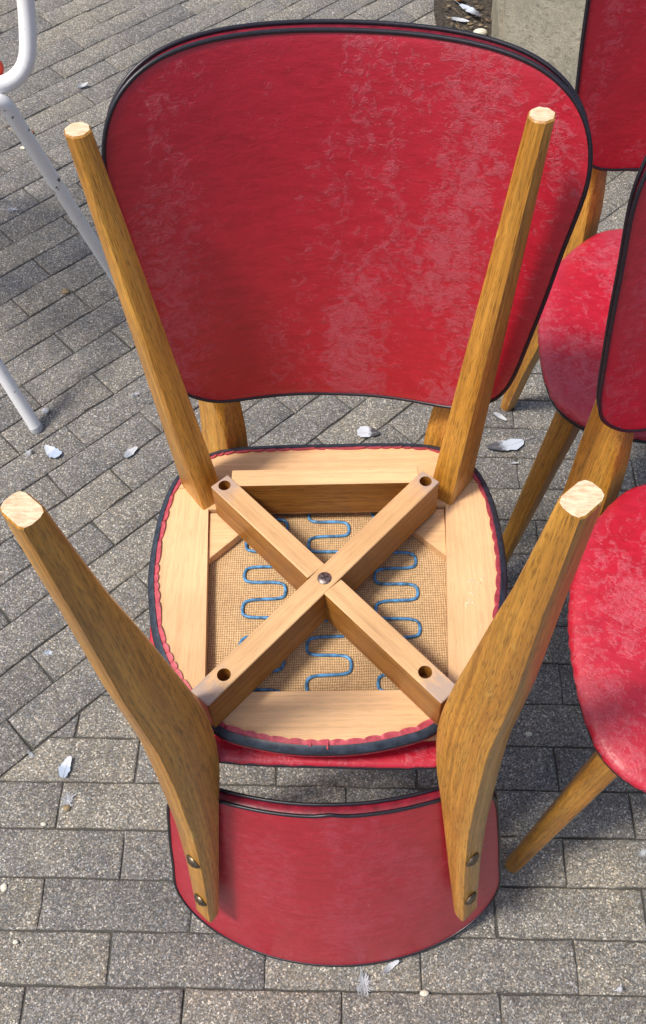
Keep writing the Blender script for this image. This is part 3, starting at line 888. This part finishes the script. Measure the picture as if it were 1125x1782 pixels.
# A: stands upright, carries the overturned chair
chair_a = build_chair('upright chair with a tall red marbled back, standing underneath the overturned chair', flat=2)
chair_a.location = (.0128, .4775, 0)
# B: upside down on A
chair_b = build_chair('overturned chair lying upside down on another seat, its legs and cross beams facing up', dy=0.0, flat=1)
Bty, Btx, Bw = -.05243, .0500, .02073
Rm = Matrix.Rotation(Bty, 3, 'Y') @ Matrix.Rotation(-Btx, 3, 'X') @ Matrix.Rotation(Bw, 3, 'Z') @ Matrix.Rotation(math.pi, 3, 'X')
locB = Vector((.0065, .4807, S_TOT / 2 + .0055)) - Rm @ Vector((0, 0, S_TOT / 2))
chair_b.matrix_world = Matrix.Translation(locB) @ Rm.to_4x4()
glue_residue(chair_b, [(.163, .012, .4424, 16, .004, .006), (.152, .030, .4424, 9, .003, .003)], 4)
sj = join([box(.0006, .0022, .1835, .1935, .4400, .4440), box(-.0165, -.0145, .1870, .1905, .4404, .4420)])
link('strip_join', mesh_from('strip_join', sj[0], sj[1], False), HEM, chair_b)
def feet_for(front=(0, 0), rear=(0, 0)): return {('front', -1): front, ('rear', -1): rear}
chair_c = build_chair('chair at the upper right edge with its bare seat and back half out of frame')
chair_c.location = (.4862, .8930, 0); chair_c.rotation_euler = (0, 0, -.0874)
chair_d = build_chair('chair at the lower right edge, one front leg reaching down to the paving')
chair_d.location = (.4722, .4491, 0); chair_d.rotation_euler = (0, 0, -.0122)

# ------------------------------------------------------------------ white tubular garden chair at the left edge
def bend(path, r=.03, n=6):
    P = [Vector(p) for p in path]; Q = [P[0]]
    for i in range(1, len(P) - 1):
        a = (P[i - 1] - P[i]); b = (P[i + 1] - P[i]); rr = min(r, a.length * .45, b.length * .45)
        a = P[i] + a.normalized() * rr; b = P[i] + b.normalized() * rr
        for k in range(n + 1):
            t = k / n; Q.append(a * (1 - t) ** 2 + P[i] * 2 * t * (1 - t) + b * t * t)
    Q.append(P[-1]); return Q
def dense(P, step=.02):
    Q = []
    for a, b in zip(P[:-1], P[1:]):
        k = max(1, int((b - a).length / step))
        for i in range(k): Q.append(a.lerp(b, i / k))
    Q.append(P[-1]); return Q
def garden_chair():
    root = bpy.data.objects.new('garden_chair', None); COL.objects.link(root); root.location = (-.70, 1.25, 0)
    tag(root, 'white tubular metal garden chair with orange red slats at the left edge', 'chair')
    off = Vector((-.70, 1.25, 0)); rad = .0125
    def tb(name, path, r=rad, mat=PAINT, bendr=.035, parent=root):
        P = dense(bend([Vector(p) - off for p in path], bendr), .03)
        V, F, M = tube(P, r, 16); return link(name, mesh_from(name, V, F, True, 50), mat, parent)
    # right side frame: back upright turning into the seat rail
    tb('seat_frame', [(-.432, 1.338, .86), (-.4385, 1.309, .65), (-.452, 1.268, .556), (-.60, 1.215, .545), (-.95, 1.15, .54)], bendr=.045)
    tb('seat_frame', [(-.86, 1.62, .86), (-.865, 1.60, .65), (-.88, 1.55, .556), (-1.02, 1.50, .545), (-1.30, 1.44, .54)], bendr=.045)
    for path in ([(-.52, 1.228, .545), (-.487, 1.235, .541), (-.430, 1.412, .006)], [(-.80, 1.20, .545), (-.69, 1.165, .50), (-.535, 1.040, .006)],
                 [(-.93, 1.535, .545), (-.90, 1.54, .541), (-.85, 1.69, .006)], [(-1.2, 1.47, .545), (-1.10, 1.45, .50), (-.96, 1.33, .006)]):
        leg = tb('leg', path, .0118)
        p = Vector(path[-1]) - off; d = (Vector(path[-1]) - Vector(path[-2])).normalized()
        V, F, M = tube([p - d * .004, p + d * .002, Vector((p.x, p.y, .0006))], [.0122, .0124, .0116], 16)
        link('foot_cap', mesh_from('foot_cap', V, F, True, 50), FOOTCAP, leg)
    for a, b in (((-.478, 1.262, .562), (-.905, 1.560, .562)),):
        pass
    def slat(p0, p1, r=.014):
        P = [Vector(p0) - off, Vector(p1) - off]; d = (P[1] - P[0]).normalized()
        path = [P[0] - d * .006, P[0], P[0].lerp(P[1], .5), P[1], P[1] + d * .006]
        V, F, M = tube(path, [r * .5, r, r, r, r * .5], 14)
        V = [Vector((v[0], v[1], v[2])) for v in V]
        link('slat', mesh_from('slat', V, F, True, 60), ORANGE, root)
    for i in range(7):
        f = i / 6
        slat((-.497 - f * .38, 1.272 - f * .09, .566), (-.925 - f * .34, 1.545 - f * .09, .566))
    for i in range(4):
        z = .66 + i * .055
        slat((-.475, 1.345 + i * .009, z), (-.885, 1.610 + i * .006, z), .012)
garden_chair()

# ------------------------------------------------------------------ feathers, fluff, pebbles
def feather(name, pos, length, rot, mat, label, width=.26, curl=.12, z=.0015, quill=.22, seed=1, cat='feather', twist=.15):
    """vane + shaft; local +X runs from quill to tip"""
    r = random.Random(seed); n = 16; L = length * .92
    top, bot, shaft = [], [], []
    for i in range(n + 1):
        u = i / n; x = -L / 2 + L * u
        lift = curl * L * (4 * (u - .5) ** 2) * .5 + .0012
        cy = .06 * L * math.sin(u * 3.0)
        vu = max(0, (u - quill) / (1 - quill))
        w = width * L * (math.sin(math.pi * min(1, vu * .90 + .06)) ** .6 if vu > 0 else 0)
        wj = 1 + r.uniform(-.18, .10)
        top.append(Vector((x - w * .25, cy + w * wj * .55, lift + w * twist + r.uniform(0, .0006))))
        bot.append(Vector((x - w * .25, cy - w * wj * .45, lift + w * twist * .6)))
        shaft.append(Vector((x, cy, lift + .0006)))
    rings = [[top[i], shaft[i], bot[i], Vector((shaft[i].x, shaft[i].y, shaft[i].z - .0006))] for i in range(n + 1)]
    V, F, M = loft(rings)
    me = mesh_from(name, V, F, True, 60)
    o = link(name, me, mat, None, (pos[0], pos[1], z), (0, 0, rot)); tag(o, label, cat)
    q = tube([s + Vector((0, 0, .0003)) for s in [shaft[0] + Vector((-.02 * L, 0, 0))] + shaft[:n - 1]], [max(.00022, .010 * L * (1 - i / n) * .6) for i in range(n)], 6)
    link('shaft', mesh_from('shaft', q[0], q[1], True, 60), F_WHITE, o)
    return o
def fluff(name, pos, size, mat, label, seed=1, n=46, stretch=(1, .7), rot=0, cat='feather', group=None):
    r = random.Random(seed); parts = []
    for i in range(n):
        a = r.uniform(0, 6.28); L = size * r.uniform(.35, 1.0); el = r.uniform(.02, .8)
        d = Vector((math.cos(a) * math.cos(el) * stretch[0], math.sin(a) * math.cos(el) * stretch[1], math.sin(el) * .55)); side = Vector((-d.y, d.x, 0)).normalized()
        st = Vector((r.gauss(0, size * .14) * stretch[0], r.gauss(0, size * .14) * stretch[1], .0008)); w = size * r.uniform(.02, .055)
        p = [st - side * w, st + side * w]; c = st + d * L * .6 + side * r.gauss(0, size * .12); e = st + d * L + side * r.gauss(0, size * .25); e.z *= .7
        V = [p[0], p[1], c + side * w * .8, c - side * w * .8, e]
        V = [Vector((v.x, v.y, max(v.z, .0003))) for v in V]
        parts.append((V, [(0, 1, 2, 3), (3, 2, 4)], [0, 0]))
    V, F, M = join(parts)
    o = link(name, mesh_from(name, V, F, False), mat, None, (pos[0], pos[1], .0012), (0, 0, rot)); tag(o, label, cat, group); return o
def pebble(name, pos, s, mat, label, cat='pebble', sq=(1, .7, .5), seed=1, rot=0):
    bm = bmesh.new(); bmesh.ops.create_icosphere(bm, subdivisions=2, radius=s)
    for v in bm.verts:
        v.co = Vector((v.co.x * sq[0], v.co.y * sq[1], v.co.z * sq[2])) * (1 + .22 * noise.noise(v.co * 1.2 / s + Vector((seed, 0, 0))))
    me = bpy.data.meshes.new(name); bm.to_mesh(me); bm.free(); me.polygons.foreach_set('use_smooth', [True] * len(me.polygons))
    o = link(name, me, mat, None, (pos[0], pos[1], s * sq[2] * .9), (0, 0, rot)); tag(o, label, cat); return o

feather('feather', (.340, 1.034), .098, R(180 + 17), F_GREYTIP, 'largest feather, white with a grey tip, lying between the two stacks of chairs', .30, .10, seed=2, quill=.24)
feather('feather', (.079, 1.046), .048, R(2), F_DARK, 'small white feather with a blackish end, seen in the gap between seat and backrest', .55, .12, seed=3, quill=.08)
feather('feather', (-.494, .988), .040, R(150), F_BLUE, 'rounded bluish white feather lying just below the foot of the white chair', .62, .22, seed=4, quill=.05)
fluff('feather', (-.524, 1.080), .014, F_DARK, 'grey and white fluff lying right behind the foot of the white chair', 5, 60)
fluff('feather', (-.535, .984), .012, F_DARK, 'tiny greyish fluff left of the rounded bluish feather', 6, 50)
feather('feather', (-.352, .988), .036, R(50), F_WHITE, 'ragged white feather on the paving beside the left chair leg', .42, .20, seed=7, quill=.1)
fluff('feather', (-.363, 1.126), .013, F_WHITE, 'small white tuft beside the middle of the left chair leg', 8, 50, (1, .55), .4)
feather('feather', (-.616, 2.088), .034, R(25), F_WHITE, 'small curled white feather left of the big backrest corner', .35, .5, seed=9, quill=.1)
pebble('leaf_scrap', (-.540, 1.393), .0095, STRAW, 'pale yellowish leaf scrap lying on a joint to the left of the chair leg', 'leaf', (1, .8, .35), 3)
pebble('paper_scrap', (-.715, 1.850), .009, PEBBLE, 'small white scrap lying right beside the upper part of the white chair leg', 'scrap', (1, .7, .25), 4)
fluff('feather', (-.700, 1.636), .018, F_WHITE, 'white fluff at the left edge beneath the white chair', 10, 60, (1, .6), .3)
feather('feather', (-.371, .411), .036, R(80), F_BLUE, 'oval bluish white feather left of the leaning chair post', .50, .18, seed=11, quill=.04)
fluff('feather', (-.362, .362), .017, F_WHITE, 'dirty white tuft sitting in a joint under the oval bluish feather', 12, 80, (.7, 1))
pebble('leaf_scrap', (-.362, .352), .0055, STRAW, 'tan crumb at the lower end of the dirty white tuft', 'leaf', (1, .9, .5), 6)
pebble('pebble', (-.391, .328), .0045, PEBBLE, 'tiny cream pebble on a joint in the lower left paving', seed=7)
pebble('paper_scrap', (-.431, .241), .006, PEBBLE, 'white chip at the left edge of the lower paving', 'scrap', (.8, 1, .35), 8)
pebble('pebble', (-.401, .172), .0042, PEBBLE, 'small whitish pebble in the lower left corner', seed=9)
fluff('feather', (.070, .133), .021, F_WHITE, 'spiky white down tuft below the hanging backrest', 13, 70, (.6, 1))
feather('feather', (.107, .152), .030, R(38), F_WHITE, 'curled white feather touching the bottom edge of the hanging backrest', .30, .5, seed=14, quill=.08)
pebble('pebble', (.151, .123), .0062, PEBBLE, 'oval cream pebble near the bottom edge, right of the down tuft', seed=10)
feather('feather', (.327, 1.094), .034, R(-40), F_WHITE, 'narrow white feather at the foot of the rear chair leg, above the large feather', .30, .2, seed=15, quill=.1)
feather('feather', (.345, .988), .020, R(8), F_WHITE, 'thin white sliver of feather just below the large grey tipped feather', .20, .1, seed=16, quill=.2)
fluff('feather', (-.432, .594), .011, F_BLUE, 'tiny bluish fluff on the paving under the nearest left leg', 17, 50)
fluff('feather', (-.429, .430), .011, F_WHITE, 'small white wisp in a diagonal joint left of the chair stack', 18, 40, (1, .3), R(-50))
pebble('pebble', (.324, .481), .0055, PEBBLE, 'whitish pebble beside the right leg of the overturned chair', seed=12)
fluff('feather', (.471, .310), .011, F_WHITE, 'white fluff on the paving at the right edge, below the right hand seat', 19, 50)
fluff('feather', (.413, .134), .011, F_DARK, 'grey and white fluff in the lower right corner', 20, 40)
pebble('leaf_scrap', (-.712, 1.905), .010, DRYLEAF, 'brown dry leaf bit behind the legs of the white chair', 'leaf', (1, .8, .4), 13)
feather('feather', (.345, 2.44), .11, R(-50), F_GREYTIP, 'grey white feather lying on the soil in front of the stone block', .22, .15, z=.016, seed=21)
feather('feather', (.318, 2.40), .07, R(-20), F_WHITE, 'white feather across the edge of the soil strip', .22, .15, z=.012, seed=22)
pebble('leaf_scrap', (.325, 2.495), .016, DRYLEAF, 'curled orange brown leaf on the soil strip', 'leaf', (1, .8, .5), 14).location.z = .022
pebble('pebble', (.375, 2.345), .018, PEBBLE, 'rounded pale stone at the corner of the soil strip', seed=15).location.z = .016
